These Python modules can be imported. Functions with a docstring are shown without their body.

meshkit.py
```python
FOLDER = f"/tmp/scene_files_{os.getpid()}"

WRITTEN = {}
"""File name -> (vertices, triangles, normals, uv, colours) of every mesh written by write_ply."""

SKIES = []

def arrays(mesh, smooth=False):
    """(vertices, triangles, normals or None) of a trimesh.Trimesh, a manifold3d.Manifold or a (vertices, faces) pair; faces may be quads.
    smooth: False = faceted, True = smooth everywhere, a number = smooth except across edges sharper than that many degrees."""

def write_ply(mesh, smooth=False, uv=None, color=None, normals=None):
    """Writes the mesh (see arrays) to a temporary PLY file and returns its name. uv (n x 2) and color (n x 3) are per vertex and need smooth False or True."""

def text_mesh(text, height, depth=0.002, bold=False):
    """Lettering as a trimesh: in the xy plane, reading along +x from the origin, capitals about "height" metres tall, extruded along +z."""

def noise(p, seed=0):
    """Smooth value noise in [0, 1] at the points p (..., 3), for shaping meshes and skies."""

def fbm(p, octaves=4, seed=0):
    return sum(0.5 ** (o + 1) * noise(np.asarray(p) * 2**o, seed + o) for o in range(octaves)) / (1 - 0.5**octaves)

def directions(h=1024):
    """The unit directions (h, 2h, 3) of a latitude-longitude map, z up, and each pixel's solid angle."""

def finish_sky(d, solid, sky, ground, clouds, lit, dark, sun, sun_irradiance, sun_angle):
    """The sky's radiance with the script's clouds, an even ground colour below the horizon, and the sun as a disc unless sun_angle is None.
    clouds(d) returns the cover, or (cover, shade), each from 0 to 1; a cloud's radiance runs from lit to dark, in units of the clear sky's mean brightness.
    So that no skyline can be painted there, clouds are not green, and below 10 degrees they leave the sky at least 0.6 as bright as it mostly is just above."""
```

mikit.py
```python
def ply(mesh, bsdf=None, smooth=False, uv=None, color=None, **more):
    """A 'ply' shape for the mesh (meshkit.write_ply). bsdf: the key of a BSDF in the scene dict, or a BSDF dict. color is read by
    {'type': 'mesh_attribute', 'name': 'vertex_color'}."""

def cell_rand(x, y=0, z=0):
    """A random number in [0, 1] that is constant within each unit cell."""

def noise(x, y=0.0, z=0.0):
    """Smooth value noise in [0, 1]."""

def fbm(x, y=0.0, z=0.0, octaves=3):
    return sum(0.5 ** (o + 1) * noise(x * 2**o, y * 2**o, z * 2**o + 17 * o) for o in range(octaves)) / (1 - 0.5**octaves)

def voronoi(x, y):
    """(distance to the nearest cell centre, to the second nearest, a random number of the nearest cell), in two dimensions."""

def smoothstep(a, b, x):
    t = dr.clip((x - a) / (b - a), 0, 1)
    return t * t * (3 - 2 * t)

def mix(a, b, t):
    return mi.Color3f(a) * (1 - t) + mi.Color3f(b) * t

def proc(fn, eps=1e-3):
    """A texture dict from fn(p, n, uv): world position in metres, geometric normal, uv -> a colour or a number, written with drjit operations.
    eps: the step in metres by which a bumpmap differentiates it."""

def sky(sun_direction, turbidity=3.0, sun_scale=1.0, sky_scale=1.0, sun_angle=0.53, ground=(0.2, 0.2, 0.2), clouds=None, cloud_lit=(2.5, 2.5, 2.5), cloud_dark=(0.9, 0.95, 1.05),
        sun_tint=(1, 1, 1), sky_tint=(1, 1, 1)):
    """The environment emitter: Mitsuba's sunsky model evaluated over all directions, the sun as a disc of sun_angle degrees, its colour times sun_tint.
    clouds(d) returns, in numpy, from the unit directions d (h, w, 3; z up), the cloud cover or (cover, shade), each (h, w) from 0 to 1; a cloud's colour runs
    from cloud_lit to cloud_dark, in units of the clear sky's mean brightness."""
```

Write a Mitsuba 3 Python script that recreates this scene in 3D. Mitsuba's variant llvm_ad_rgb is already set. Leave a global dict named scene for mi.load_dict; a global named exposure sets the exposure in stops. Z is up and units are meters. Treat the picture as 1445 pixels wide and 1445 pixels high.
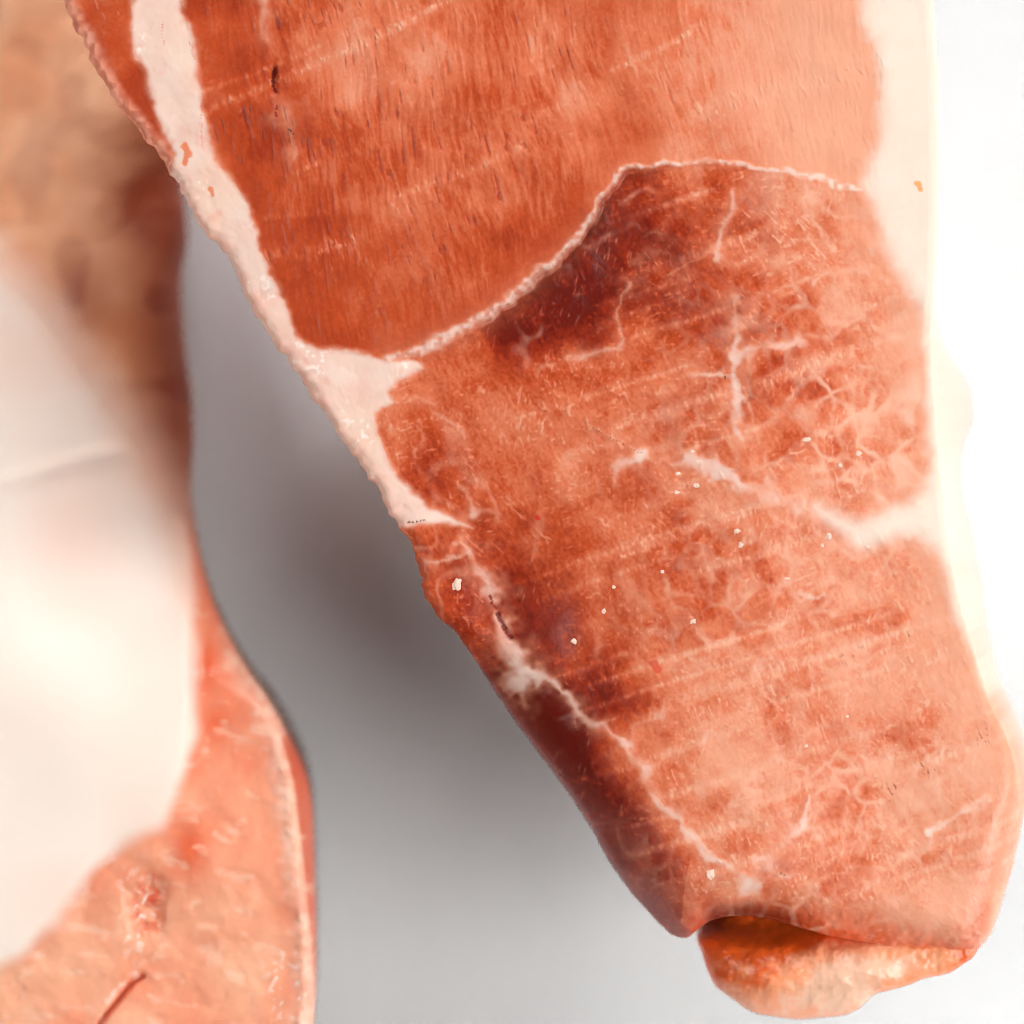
import math, random
import numpy as np
import mitsuba as mi
import mikit, meshkit, shapely
from scipy.spatial import Delaunay, cKDTree
from scipy.interpolate import PchipInterpolator

scene, labels = {}, {}
T = mi.ScalarTransform4f
S = 0.0001            # one drawing unit (du) = 0.1 mm of meat
ZF = 0.072            # height of the cut face above the table
D = 0.42              # camera height above the cut face

# ------------------------------------------------------------------ camera, light, exposure
exposure = 0.13
scene['camera'] = {'type': 'thinlens', 'to_world': T().look_at(origin=[0, 0, ZF + D], target=[0, 0, 0], up=[0, 1, 0]),
                   'fov': math.degrees(2 * math.atan(722.5 * S / D)), 'aperture_radius': 0.0078,
                   'focus_distance': D + 0.0005, 'near_clip': 0.02, 'far_clip': 50.0}
scene['room_light'] = {'type': 'constant', 'radiance': {'type': 'rgb', 'value': [0.045, 0.046, 0.048]}}


def softbox(key, pos, target, w, h, rgb):
    scene[key] = {'type': 'rectangle', 'to_world': T().look_at(origin=pos, target=target, up=[0, 0, 1]).scale([w / 2, h / 2, 1]),
                  'emitter': {'type': 'area', 'radiance': {'type': 'rgb', 'value': rgb}}}


softbox('softbox_lamp', [0.60, -0.29, 0.55], [0.03, 0, 0.05], 0.5, 0.5, [8.5, 8.45, 8.3])
labels['softbox_lamp'] = {'label': 'large square softbox lamp to the right of the meat', 'category': 'lamp'}
softbox('softbox_lamp_001', [-0.62, 0.02, 0.66], [-0.05, 0, 0.03], 0.45, 0.45, [4.4, 4.35, 4.25])
labels['softbox_lamp_001'] = {'label': 'smaller square softbox lamp to the left of the meat', 'category': 'lamp'}

softbox('softbox_lamp_002', [0.10, 0.80, 0.36], [0, 0.03, 0.0], 0.5, 0.34, [11.0, 11.0, 11.1])  # added low lamp, unseen, to brighten the upper part of the gap
labels['softbox_lamp_002'] = {'label': 'added unseen low oblong softbox lamp beyond the upper end, brightening the gap', 'category': 'lamp'}


# ------------------------------------------------------------------ helpers
_LAT = np.random.default_rng(77).random((64, 256 * 256), np.float32)


def nz(x, y, sx, sy=None, rot=0.0, seed=0, octv=1):
    """value noise about 0 in [-1, 1]; sx, sy = feature size along x', y' of a frame turned by rot degrees."""
    sy = sy or sx
    c, s = math.cos(math.radians(rot)), math.sin(math.radians(rot))
    u, v = (x * c + y * s) / sx + 91.7, (-x * s + y * c) / sy + 37.3
    total, norm = 0.0, 0.0
    for o in range(octv):
        L = _LAT[(seed + 13 * o) % 64]
        a, b = u * 2 ** o + 0.37 * seed, v * 2 ** o + 0.71 * seed
        i, j = np.floor(a).astype(np.int64), np.floor(b).astype(np.int64)
        p, q = (a - i).astype(np.float32), (b - j).astype(np.float32)
        p, q = p * p * (3 - 2 * p), q * q * (3 - 2 * q)
        i0, i1, j0, j1 = i & 255, (i + 1) & 255, (j & 255) << 8, ((j + 1) & 255) << 8
        n = (L[i0 + j0] * (1 - p) + L[i1 + j0] * p) * (1 - q) + (L[i0 + j1] * (1 - p) + L[i1 + j1] * p) * q
        w = 0.5 ** o
        total, norm = total + w * n, norm + w
    return 2 * total / norm - 1


def ss(a, b, v):
    t = np.clip((v - a) / (b - a), 0, 1)
    return t * t * (3 - 2 * t)


def catmull(pts, step=6.0, closed=True):
    p = np.asarray(pts, float)
    n = len(p)
    out = []
    rng = range(n if closed else n - 1)
    for i in rng:
        if closed:
            a, b, c, d = p[(i - 1) % n], p[i], p[(i + 1) % n], p[(i + 2) % n]
        else:
            a, b, c, d = p[max(i - 1, 0)], p[i], p[i + 1], p[min(i + 2, n - 1)]
        k = max(1, int(np.linalg.norm(c - b) / step))
        for t in np.arange(k) / k:
            out.append(0.5 * ((2 * b) + (c - a) * t + (2 * a - 5 * b + 4 * c - d) * t ** 2 + (-a + 3 * b - 3 * c + d) * t ** 3))
    if not closed:
        out.append(p[-1])
    return np.array(out)


def resample(p, step):
    q = np.vstack([p, p[:1]])
    L = np.r_[0, np.cumsum(np.linalg.norm(np.diff(q, axis=0), axis=1))]
    s = np.arange(int(L[-1] / step)) * L[-1] / int(L[-1] / step)
    return np.stack([np.interp(s, L, q[:, 0]), np.interp(s, L, q[:, 1])], -1)


def inside(poly, x, y):
    g = shapely.make_valid(shapely.Polygon(poly))
    shapely.prepare(g)
    return shapely.contains_xy(g, x, y)


def sdist(poly, x, y):
    """signed distance, negative inside; poly a closed list of du points (smoothed)."""
    q = catmull(poly, 9)
    d = cKDTree(resample(q, 1.5)).query(np.stack([x, y], -1), distance_upper_bound=400)[0]
    d = np.minimum(d, 400)
    return np.where(inside(q, x, y), -d, d)


def ldist(pts, x, y, reach=60, smooth=True):
    """distance to an open line and the fraction along it (beyond reach: reach)."""
    q = catmull(pts, 4, False) if smooth else np.asarray(pts, float)
    d, t = np.full(len(x), float(reach)), np.zeros(len(x))
    lo, hi = q.min(0) - reach, q.max(0) + reach
    k = np.nonzero((x > lo[0]) & (x < hi[0]) & (y > lo[1]) & (y < hi[1]))[0]
    if len(k):
        dd, ii = cKDTree(q).query(np.stack([x[k], y[k]], -1))
        d[k], t[k] = np.minimum(dd, reach), ii / max(len(q) - 1, 1)
    return d, t


def lerp(a, b, t):
    return np.asarray(a) * (1 - t[:, None]) + np.asarray(b) * t[:, None]


def lin(r, g, b):
    c = np.array([r, g, b]) / 255.0
    return np.where(c <= 0.04045, c / 12.92, ((c + 0.055) / 1.055) ** 2.4)


def normals(v, f):
    n = np.zeros_like(v)
    c = np.cross(v[f[:, 1]] - v[f[:, 0]], v[f[:, 2]] - v[f[:, 0]])
    for k in range(3):
        np.add.at(n, f[:, k], c)
    return n / np.maximum(np.linalg.norm(n, axis=1, keepdims=True), 1e-30)


def put(key, v, f, n, col, bsdf):
    """one entry: the triangles f of the shared vertex array v, with the whole block's smooth normals."""
    u, inv = np.unique(f, return_inverse=True)
    path = meshkit.write_ply((v[u], inv.reshape(-1, 3)), False, None, np.clip(col[u], 0.002, 0.95), normals=n[u])
    scene[key] = {'type': 'ply', 'filename': path, 'face_normals': False, 'bsdf': {'type': 'ref', 'id': bsdf}}


def grid_block(outline, spacing, view, rim, depth_rings, coarse=14.0):
    """points and triangles of a block's top sheet inside the outline, fine inside the view box, with rings of points down its sides.
    returns x, y, distance to rim, nearest rim index, number of sheet points, triangles, ring table."""
    rs = np.random.default_rng(5)
    ob = resample(outline, rim)
    lo, hi = outline.min(0), outline.max(0)

    def hexes(h):
        gx, gy = np.meshgrid(np.arange(lo[0], hi[0], h), np.arange(lo[1], hi[1], h * 0.866))
        gx = gx + (np.arange(gx.shape[0]) % 2)[:, None] * h / 2
        g = np.stack([gx.ravel(), gy.ravel()], -1)
        return g + rs.uniform(-0.18, 0.18, g.shape) * h
    fine, rough = hexes(spacing), hexes(coarse)
    inv = lambda g: (g[:, 0] > view[0]) & (g[:, 0] < view[2]) & (g[:, 1] > view[1]) & (g[:, 1] < view[3])
    g = np.vstack([fine[inv(fine)], rough[~inv(rough)]])
    g = g[inside(outline, g[:, 0], g[:, 1])]
    d, i = cKDTree(ob).query(g)
    keep = d > 0.6 * spacing
    g, d, i = g[keep], d[keep], i[keep]
    pts = np.vstack([ob, g])
    d = np.r_[np.zeros(len(ob)), d]
    i = np.r_[np.arange(len(ob)), i]
    tri = Delaunay(pts).simplices
    c = pts[tri].mean(1)
    tri = tri[inside(outline, c[:, 0], c[:, 1])]
    a, b, e = pts[tri[:, 0]], pts[tri[:, 1]], pts[tri[:, 2]]
    area = (b[:, 0] - a[:, 0]) * (e[:, 1] - a[:, 1]) - (b[:, 1] - a[:, 1]) * (e[:, 0] - a[:, 0])
    tri = np.where((area > 0)[:, None], tri[:, ::-1], tri)      # y runs down in du, so flip to face up
    tri = tri[np.abs(area) > 1e-6]
    nb, n0 = len(ob), len(pts)
    K = depth_rings
    idx = np.arange(nb)
    rows = np.vstack([idx] + [n0 + k * nb + idx for k in range(K)])
    x0, y0 = ob[:, 0], ob[:, 1]
    ccw = np.sum(x0 * np.roll(y0, -1) - np.roll(x0, -1) * y0) > 0   # in du (y down)
    side = []
    for k in range(K):
        p, q, r, s = rows[k], np.roll(rows[k], -1), rows[k + 1], np.roll(rows[k + 1], -1)
        if not ccw:
            p, q, r, s = q, p, s, r
        side += [np.stack([p, q, r], -1), np.stack([q, s, r], -1)]
    cap_c = n0 + K * nb
    p, q = rows[K], np.roll(rows[K], -1)
    if not ccw:
        p, q = q, p
    cap = np.stack([p, q, np.full(nb, cap_c)], -1)
    tang = np.roll(ob, -1, 0) - np.roll(ob, 1, 0)
    w = 12
    tang = sum(np.roll(tang, k, 0) for k in range(-w, w + 1))
    tang /= np.linalg.norm(tang, axis=1, keepdims=True)
    out = np.stack([tang[:, 1], -tang[:, 0]], -1) * (1 if ccw else -1)   # outward, in du
    return pts, d, i, ob, out, tri, np.vstack(side), cap


def smooth_ring(v, w):
    k = np.hanning(2 * w + 3)[1:-1]
    k /= k.sum()
    return np.convolve(np.r_[v[-w:], v, v[:w]], k, 'valid')


def world(x, y, z):
    """du drawn on the cut face's plane -> metres; z in metres above the table; a thing lying lower is drawn at the distance it lies at."""
    m = (D + ZF - z) / D
    return np.stack([(x - 722.5) * S * m, (722.5 - y) * S * m, z], -1)


# ------------------------------------------------------------------ materials
vc = {'type': 'mesh_attribute', 'name': 'vertex_color'}
scene['lean_bsdf'] = {'type': 'principled', 'base_color': vc, 'roughness': 0.35, 'specular': 0.27}
scene['fat_bsdf'] = {'type': 'principled', 'base_color': vc, 'roughness': 0.48, 'specular': 0.3}

scene['wet_bsdf'] = {'type': 'principled', 'base_color': vc, 'roughness': 0.3, 'specular': 0.4}


def table_color(p, n, uv):
    a = mikit.fbm(p.x * 9, p.y * 9, 0, 3)
    return mikit.mix((0.80, 0.815, 0.82), (0.835, 0.85, 0.85), a)


scene['table_bsdf'] = {'type': 'principled', 'base_color': mikit.proc(table_color), 'roughness': 0.45, 'specular': 0.4}
scene['tabletop'] = {'type': 'rectangle', 'to_world': T().scale([0.9, 0.9, 1]), 'bsdf': {'type': 'ref', 'id': 'table_bsdf'}}
labels['tabletop'] = {'label': 'smooth white tabletop under the two pieces of meat', 'kind': 'structure'}

# ------------------------------------------------------------------ tissue colours (linear base colours)
DEEP = lin(104, 20, 8)
DARK = lin(146, 42, 20)
MID = lin(186, 74, 38)
ORANGE = lin(180, 66, 24)
PINK = lin(213, 115, 80)
PALE = lin(233, 168, 138)
FAT = lin(234, 205, 190)
CREAM = lin(234, 216, 199)
ROSY = lin(228, 174, 156)
MAUVE = lin(150, 74, 66)

# ------------------------------------------------------------------ the slab
OUT = [(40, -330), (50, -180), (66, -60), (88, 0), (115, 60), (150, 125), (190, 180), (238, 238), (258, 277), (290, 325), (330, 378), (350, 428), (385, 482),
       (415, 520), (445, 565), (475, 608), (505, 650), (530, 690), (550, 725), (575, 762), (590, 805), (607, 852), (632, 882), (660, 920),
       (700, 985), (730, 1030), (765, 1077), (800, 1125), (830, 1170), (860, 1223), (890, 1268), (925, 1308), (952, 1334), (974, 1338),
       (989, 1322), (1012, 1305), (1056, 1300), (1110, 1310), (1170, 1328), (1240, 1346), (1310, 1362), (1372, 1364), (1408, 1338), (1427, 1290), (1443, 1235),
       (1452, 1180), (1451, 1120), (1438, 1065), (1418, 1020), (1400, 980), (1380, 915), (1362, 850), (1350, 790), (1341, 720), (1334, 650),
       (1326, 560), (1320, 490), (1325, 400), (1330, 250), (1328, 100), (1322, 0), (1318, -80), (1300, -200), (1240, -330), (900, -420), (400, -420)]
out0 = catmull(OUT, 3)
out0 = resample(out0, 1.2)
tg = np.roll(out0, -6, 0) - np.roll(out0, 6, 0)
tg /= np.linalg.norm(tg, axis=1, keepdims=True)
left = (out0[:, 0] < 720) & (out0[:, 1] > -80) & (out0[:, 1] < 900) & (out0[:, 0] < 120 + out0[:, 1] * 0.75)
wob = nz(out0[:, 0], out0[:, 1], 26, seed=3) * 3.5 + nz(out0[:, 0], out0[:, 1], 9, seed=4) * 3.0
wob = wob * smooth_ring(np.where(left, 1.0, 0.15), 30)
out0 = out0 + np.stack([tg[:, 1], -tg[:, 0]], -1) * wob[:, None]

K = 26
pts, dr_, near, rimp, outn, tri, side, cap = grid_block(out0, 1.5, (-5, -30, 1470, 1460), 1.6, K, 16.0)
x, y = pts[:, 0], pts[:, 1]

# edge roundness: radius R and drop H (du) around the rim
bx, by = rimp[:, 0], rimp[:, 1]
is_left = (bx < 985) & (bx < 330 + by * 0.55) & (by < 1340)
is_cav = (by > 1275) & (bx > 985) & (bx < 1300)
lowl = is_left * ss(860, 1010, by)
R = np.where(is_left, 16 + 84 * lowl, np.where(is_cav, 30 + 68 * ss(1110, 1230, bx), 18 + 50 * ss(1050, 1200, by)))
H = np.where(is_left, 14 + 110 * lowl, np.where(is_cav, 58, 22 + 62 * ss(1050, 1200, by)))
R, H = smooth_ring(R, 40), smooth_ring(H, 40)
rtree = cKDTree(rimp)
Rv, Hv = R[near] * 1.0, H[near] * 1.0
kk = dr_ < 130
for a in np.arange(8) * math.pi / 4:
    j = rtree.query(pts[kk] + 0.75 * dr_[kk, None] * np.array([math.cos(a), math.sin(a)]))[1]
    Rv[kk] += R[j]
    Hv[kk] += H[j]
Rv[kk] /= 9
Hv[kk] /= 9
q = np.clip(1 - dr_ / Rv, 0, 1)
zdrop = Hv * (1 - np.sqrt(np.maximum(1 - q ** 2, 0)))

# --- regions
wx = x + nz(x, y, 22, seed=11) * 4 + nz(x, y, 8, seed=12) * 2.0
wy = y + nz(x, y, 22, seed=13) * 4 + nz(x, y, 8, seed=14) * 2.0
STRIP = [(190, -60), (188, 0), (184, 60), (203, 102), (222, 160), (240, 212), (240, 246), (222, 262), (300, 400), (380, 520), (470, 650), (545, 745), (590, 738), (640, 742), (668, 746), (640, 730),
         (600, 708), (568, 678), (545, 640), (532, 600), (536, 577), (560, 566), (548, 552), (560, 540), (600, 522), (585, 508), (548, 506), (500, 496), (452, 492), (422, 478), (410, 450), (396, 410), (376, 370),
         (362, 330), (352, 290), (335, 264), (311, 232), (295, 180), (285, 130), (276, 62), (256, 0), (252, -60)]
sd_strip = sdist(STRIP, wx, wy)
RIM = [(1228, -380), (1222, 0), (1238, 60), (1247, 130), (1243, 200), (1222, 258), (1242, 300), (1262, 360), (1287, 402), (1306, 440), (1313, 500), (1312, 560), (1319, 620), (1310, 690),
       (1270, 716), (1210, 738), (1150, 714), (1195, 756), (1212, 772), (1250, 760), (1300, 758), (1338, 800), (1352, 860), (1384, 930), (1412, 985), (1500, 1000), (1500, -380)]
sd_rim = sdist(RIM, wx, wy)
SEAM = [(540, 508), (600, 491), (650, 465), (700, 435), (740, 402), (780, 370), (815, 330), (840, 297), (860, 266), (880, 241), (920, 233), (980, 229), (1040, 233), (1100, 241), (1150, 251), (1200, 264), (1235, 268)]
d_seam, t_seam = ldist(SEAM, wx, wy, 400)
w_seam = np.interp(t_seam, [0, 0.12, 0.3, 0.45, 0.55, 0.8, 1], [9, 9, 8.5, 5.5, 4, 4.5, 9])
UP = [(252, -400), (256, 0), (276, 62), (285, 130), (295, 180), (311, 232), (335, 264), (352, 290), (362, 330), (376, 370), (396, 410), (410, 450), (422, 478), (452, 492), (548, 506)] + SEAM[1:] + [(1243, 200), (1247, 130), (1238, 60), (1222, 0), (1228, -400)]
sd_up = sdist(UP, wx, wy)
upper = ss(3, -3, sd_up)
sidem = (x < 252) & (y < 300) & (sd_strip > 0) & (sd_up > 0)

fat = np.maximum(ss(8.0, -9, sd_strip), np.maximum(ss(44, -22, sd_rim), 0.35 * ss(110, 20, sd_rim) * ss(-0.5, 0.4, nz(x, y, 40, seed=16, octv=3))))
seamf = ss(1.5, 0.35, d_seam / w_seam) * (0.32 + 0.26 * ss(-0.4, 0.4, nz(x, y, 6, seed=21))) + 0.22 * np.exp(-(d_seam / (w_seam * 2.4)) ** 2)
fat = np.maximum(fat, seamf)

# --- veins of fat in the lower muscle: (points, width at start, width at end, strength)
VEINS = [
    ([(1036, 268), (1034, 290), (1025, 312), (1018, 345), (1012, 366)], 3.5, 4.5, .75), ([(945, 385), (975, 368), (1012, 358)], 2, 3, .45), ([(1040, 425), (1038, 480), (1033, 522), (1036, 560), (1040, 615)], 5, 5, .9),
    ([(972, 526), (1005, 528), (1034, 534)], 3, 5, .7), ([(1038, 512), (1068, 490), (1122, 487)], 5, 3, .75), ([(1038, 548), (1062, 590), (1070, 622)], 3, 2, .5), ([(805, 508), (850, 498), (880, 488), (872, 440), (888, 398)], 4, 2, .6),
    ([(830, 598), (868, 622), (905, 642)], 1.6, 2.2, .5), ([(906, 640), (880, 652), (868, 662), (866, 685)], 3, 8, .85), ([(905, 642), (940, 650), (985, 655)], 2, 3, .5),
    ([(975, 650), (1005, 662), (1055, 688), (1105, 706), (1160, 724), (1215, 742), (1290, 736)], 8, 24, 1.0), ([(1160, 650), (1163, 690), (1170, 730)], 3, 7, .6), ([(1010, 640), (1018, 668)], 2, 4, .5),
    ([(1195, 755), (1203, 790), (1198, 810)], 12, 3, .8), ([(1140, 560), (1146, 600), (1150, 625)], 3, 2, .5), ([(1198, 530), (1203, 600), (1196, 650)], 3, 2, .55), ([(1250, 560), (1285, 585), (1300, 600)], 6, 5, .75),
    ([(1225, 385), (1205, 375), (1170, 385), (1150, 400)], 9, 3, .7), ([(1250, 398), (1275, 398)], 4, 4, .6), ([(1104, 340), (1108, 385)], 5, 2, .5), ([(1215, 345), (1235, 352)], 9, 6, .7), ([(1125, 465), (1135, 490)], 4, 4, .6), ([(1250, 525), (1270, 505), (1300, 500)], 5, 5, .65),
    ([(700, 868), (716, 905), (728, 940), (727, 968)], 9, 16, .8), ([(735, 945), (790, 975), (820, 1010), (862, 1032), (886, 1060), (910, 1090), (920, 1122), (945, 1150), (975, 1180), (1010, 1215), (1060, 1246)], 6, 5, .85),
    ([(884, 1050), (900, 1022), (930, 1006), (938, 985)], 4, 2, .6), ([(908, 1082), (950, 1060), (992, 1042)], 5, 7, .6), ([(992, 1042), (1010, 1020), (1020, 1000)], 4, 2, .4), ([(1062, 1250), (1085, 1212), (1120, 1182), (1136, 1160), (1142, 1120)], 13, 3, .9), ([(1040, 1256), (1075, 1252)], 8, 6, .8),
    ([(1310, 1178), (1340, 1160), (1370, 1140), (1392, 1126)], 4, 11, .8), ([(1320, 1200), (1312, 1180)], 3, 4, .5), ([(640, 768), (655, 772), (672, 800), (690, 830), (702, 850)], 8, 9, .8), ([(610, 797), (640, 786), (660, 780)], 4, 6, .7),
    ([(612, 580), (640, 598), (660, 616)], 3, 2, .5), ([(650, 680), (664, 700), (668, 730)], 2.5, 4, .6), ([(664, 728), (685, 722), (702, 727)], 3, 2.5, .6), ([(560, 566), (590, 560), (615, 566)], 5, 2, .5), ([(740, 1000), (728, 960)], 4, 6, .5),
    ([(1050, 1000), (1062, 955), (1072, 930)], 3, 6, .55), ([(985, 1120), (1000, 1085), (1012, 1075)], 6, 10, .5), ([(1192, 1180), (1200, 1225), (1260, 1232)], 3, 3, .4), ([(1100, 1235), (1150, 1236), (1198, 1232)], 2.5, 2.5, .4), ([(1200, 1262), (1240, 1245)], 3, 3, .35),
    ([(755, 790), (760, 745), (758, 725)], 4, 5, .4), ([(940, 985), (1000, 960), (1040, 940)], 2.5, 2, .3), ([(1130, 840), (1150, 845), (1165, 842)], 5, 5, .85), ([(990, 770), (1000, 800), (1003, 820)], 2, 4, .5),
    ([(372, -20), (372, 30), (378, 62)], 9, 3, .65), ([(404, 166), (409, 190), (414, 226)], 9, 3, .65), ([(384, 130), (392, 150), (388, 166)], 5, 5, .3), ([(1285, 830), (1300, 900), (1310, 980)], 4, 3, .35), ([(1352, 940), (1362, 1010), (1360, 1060)], 4, 3, .5), ([(1010, 60), (985, 150), (975, 170)], 5, 3, .35),
]
rt = np.random.default_rng(21)
TWIGS = []
for P, w0, w1, st in VEINS:
    q = catmull(P, 4, False)
    L = 4.0 * len(q)
    for _ in range(int(L / (26 if q[:, 0].mean() > 900 else 60))):
        i = rt.integers(1, len(q) - 1) if len(q) > 2 else 0
        d = q[min(i + 1, len(q) - 1)] - q[max(i - 1, 0)]
        a = math.atan2(d[1], d[0]) + rt.choice([-1, 1]) * rt.uniform(0.5, 1.3)
        p = [q[i]]
        for _ in range(rt.integers(2, 6)):
            a += rt.uniform(-0.35, 0.35)
            p.append(p[-1] + rt.uniform(6, 13) * np.array([math.cos(a), math.sin(a)]))
        TWIGS.append((p, rt.uniform(1.6, 2.8), 0.8, st * rt.uniform(0.25, 0.55)))
# loose threads of fat between the bundles
for _ in range(520):
    px, py = rt.uniform(860, 1400), rt.uniform(270, 1290)
    a = rt.choice([1.3, -0.3, 2.2]) + rt.uniform(-0.5, 0.5)
    p = [np.array([px, py])]
    for _ in range(rt.integers(2, 8)):
        a += rt.uniform(-0.32, 0.32)
        p.append(p[-1] + rt.uniform(5, 12) * np.array([math.cos(a), math.sin(a)]))
    TWIGS.append((p, rt.uniform(1.2, 3.4), 1.0, rt.uniform(0.12, 0.40) * (0.15 + 0.85 * (px > 900))))
vein = np.zeros(len(x))
vx = x + nz(x, y, 26, seed=30) * 4.5 + nz(x, y, 12, seed=31) * 3.2 + nz(x, y, 5, seed=32) * 1.1
vy = y + nz(x, y, 26, seed=29) * 4.5 + nz(x, y, 12, seed=33) * 3.2 + nz(x, y, 5, seed=34) * 1.1
wmod = np.clip(1 + 0.55 * nz(x, y, 22, seed=35) + 0.35 * nz(x, y, 8, seed=36), 0.25, 2)
omod = np.clip(0.85 + 0.5 * nz(x, y, 34, seed=37), 0.3, 1)
lower0 = (sd_up > 0)
for j, (P, w0, w1, s) in enumerate(VEINS + TWIGS):
    d, t = ldist(P, vx, vy, 70 if j < len(VEINS) else 30)
    k = d < (69 if j < len(VEINS) else 29)
    d, wm = d[k], wmod[k]
    w = (w0 + (w1 - w0) * t[k]) * wm
    core = ss(1.7, 0.0, d / (w * 0.9 + 1.3)) * s * omod[k] * (0.76 if j < len(VEINS) else 0.7)
    halo = np.exp(-(d / (w * 2.0 + 5)) ** 2) * 0.26 * s * wm
    m = core + halo * (1 - core)
    if j >= len(VEINS):
        m = m * lower0[k] * np.sin(math.pi * np.clip(t[k] * 0.9 + 0.1, 0, 1)) * 0.8
    vein[k] = 1 - (1 - vein[k]) * (1 - m)
vein = np.clip(vein, 0, 1)
# thin net of fat between the bundles on the lower muscle's right side
vor = cKDTree(np.random.default_rng(8).uniform([560, 260], [1460, 1360], (760, 2)))
dd, _ = vor.query(np.stack([x + nz(x, y, 44, seed=41) * 10 + nz(x, y, 10, seed=23) * 2.5, y + nz(x, y, 44, seed=42) * 10 + nz(x, y, 10, seed=24) * 2.5], -1), k=2)
edge = (0.55 + 0.45 * ss(-.5, .3, nz(x, y, 15, seed=22))) * ss(13.0, 0.0, dd[:, 1] - dd[:, 0])
netw = ss(0.1, 0.5, nz(x, y, 120, seed=43)) * 0.35 * ss(750, 950, x) + 0.22 * ss(800, 1050, x) + 1.2 * np.exp(-(((x - 1230) / 120) ** 2 + ((y - 600) / 140) ** 2)) + 0.45 * np.exp(-(((x - 1120) / 170) ** 2 + ((y - 800) / 110) ** 2)) + 0.3 * np.exp(-(((x - 1080) / 140) ** 2 + ((y - 420) / 120) ** 2)) + 0.25 * np.exp(-(((x - 1180) / 160) ** 2 + ((y - 1160) / 110) ** 2))
lower = (1 - upper) * (1 - sidem)
netw = netw * ss(820, 980, x) * (1 - 0.85 * np.exp(-(((x - 960) / 130) ** 2 + ((y - 350) / 110) ** 2)))
vein = np.maximum(vein, edge * netw * 0.80 * 0.35 * lower * np.clip(0.6 + 0.7 * nz(x, y, 24, seed=44), 0, 1))
fatall = np.maximum(fat, vein * (1 - fat))

below0 = (1 - upper) * (x > 560)
# --- tone of the lean: 0 dark .. 1 pale, from its fat, with some shade and glints painted in
def blob(cx, cy, rx, ry=None, rot=0):
    ry = ry or rx
    c, s = math.cos(math.radians(rot)), math.sin(math.radians(rot))
    u, v = (x - cx) * c + (y - cy) * s, -(x - cx) * s + (y - cy) * c
    return np.exp(-(u / rx) ** 2 - (v / ry) ** 2)


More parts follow.
